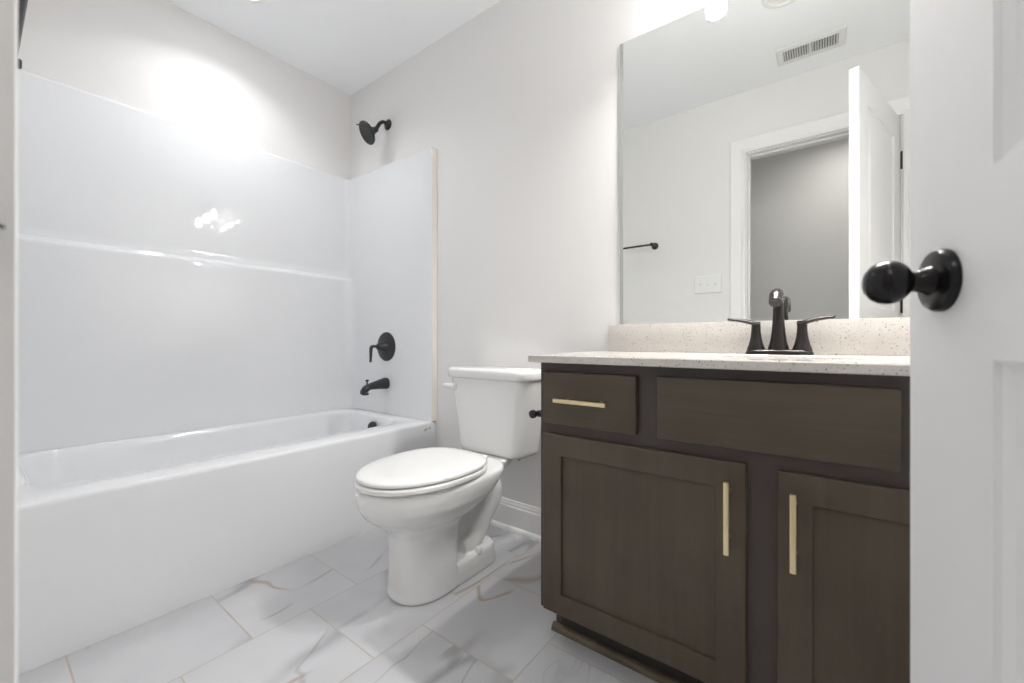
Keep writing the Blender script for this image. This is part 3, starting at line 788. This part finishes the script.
sw = thing('light_switch', (1.821, RY, 1.232), 'white three-toggle light switch beside the door casing in the mirror', 'light switch')
b = nb()
def sring(i, y): return [Vector((1.737 + i, RY + y, 1.173 + i)), Vector((1.905 - i, RY + y, 1.173 + i)), Vector((1.905 - i, RY + y, 1.291 - i)), Vector((1.737 + i, RY + y, 1.291 - i))]
loft(b, [sring(0, .0003), sring(0, .003), sring(.004, .0062), sring(.01, .0066)])
for k in (-1, 0, 1):
    for dz in (-.030, .030): lathe(b, (1.821 + k * .046, RY + .006, 1.232 + dz), (0, 1, 0), [(0, .0035), (.0014, .0030), (.0016, 0)], 12)
put('cover_plate', b, M_plate, sw, ang=20)
for k, dz in ((-1, 1), (0, -1), (1, -1)):
    b = nb(); x = 1.821 + k * .046
    box(b, x - .0055, x + .0055, RY + .0062, RY + .0075, 1.220, 1.244)
    tube(b, [Vector((x, RY + .005, 1.232)), Vector((x, RY + .019, 1.232 + dz * .009))], [.0055, .0042], 12, sx=.8, sy=1.0)
    put('toggle', b, M_plate, sw)

# ------------------------------------------------------------------ the open door
TH = radians(73.57)
HINGE = Vector((2.763, RY, 0))
DW, DT, DB, DTOP = .711, .035, .012, 2.033
door = thing('door_1', HINGE, 'open white panel door with a dark egg-shaped knob', 'door', rz=pi - TH, kind='structure')
MW = WM[door.name]
b = nb()
xg = [0, .130, DW - .133, DW]; zg = [DB, .235, .838, 1.009, 1.905, DTOP]
prof = [(0, 0), (.003, .0045), (.012, .0080), (.022, .0085), (.027, .0075), (.050, .0025)]
for side, y in ((-1, 0.0), (1, DT)):
    for i in range(3):
        for j in range(5):
            xa, xb, za, zb = xg[i], xg[i + 1], zg[j], zg[j + 1]
            if i == 1 and j in (1, 3):
                rings = [[Vector((xa + q, y - side * dep, za + q)), Vector((xb - q, y - side * dep, za + q)), Vector((xb - q, y - side * dep, zb - q)), Vector((xa + q, y - side * dep, zb - q))] for q, dep in prof]
                loft(b, rings, cap0=False)
            else:
                b.faces.new([b.verts.new(p) for p in (Vector((xa, y, za)), Vector((xb, y, za)), Vector((xb, y, zb)), Vector((xa, y, zb)))])
for xa in (0, DW):
    for j in range(5): b.faces.new([b.verts.new(p) for p in (Vector((xa, 0, zg[j])), Vector((xa, DT, zg[j])), Vector((xa, DT, zg[j + 1])), Vector((xa, 0, zg[j + 1])))])
for zz in (DB, DTOP):
    for i in range(3): b.faces.new([b.verts.new(p) for p in (Vector((xg[i], 0, zz)), Vector((xg[i + 1], 0, zz)), Vector((xg[i + 1], DT, zz)), Vector((xg[i], DT, zz)))])
bmesh.ops.remove_doubles(b, verts=b.verts, dist=1e-6)
b.transform(MW); put('panel', b, M_door, door, ang=12)
KX, KZ = DW - .0615, .9175
def knob(sgn):
    y0 = DT + .0003 if sgn > 0 else -.0003
    b = nb(); lathe(b, (KX, y0, KZ), (0, sgn, 0), [(0, .0325), (.004, .0325), (.0075, .0305), (.0095, .026), (.011, .0165)], 40); b.transform(MW); r = put('rosette', b, M_knob, door, label='dark bronze round rosette')
    b = nb(); lathe(b, (KX, y0 + sgn * .0095, KZ), (0, sgn, 0), [(0, .0165), (.003, .0145), (.008, .0125), (.012, .0108), (.0165, .0105), (.0195, .0145), (.0235, .0190), (.029, .0222), (.035, .0234), (.042, .0224), (.0485, .0190), (.0535, .0130), (.0558, .0065), (.0565, 0)], 40)
    b.transform(MW); put('knob', b, M_knob, r, label='dark bronze egg-shaped knob')
knob(1); knob(-1)
b = nb(); box(b, DW - .0005, DW + .0008, .006, DT - .006, KZ - .028, KZ + .028); box(b, DW, DW + .008, .012, DT - .012, KZ - .008, KZ + .008, .002); b.transform(MW); put('latch', b, M_knob, door, label='dark latch plate')
for hz in (.28, 1.050, 1.812):
    b = nb(); lathe(b, (-.002, -.006, hz - .044), (0, 0, 1), [(-.004, .003), (0, .0080), (.088, .0080), (.092, .003)], 16)
    box(b, -.0012, .0, 0.0, .030, hz - .044, hz + .044); b.transform(MW); box(b, DX1 - .0018, DX1 - .0002, RY - .034, RY + .001, hz - .044, hz + .044); put('hinge', b, M_black, door, label='black hinge')
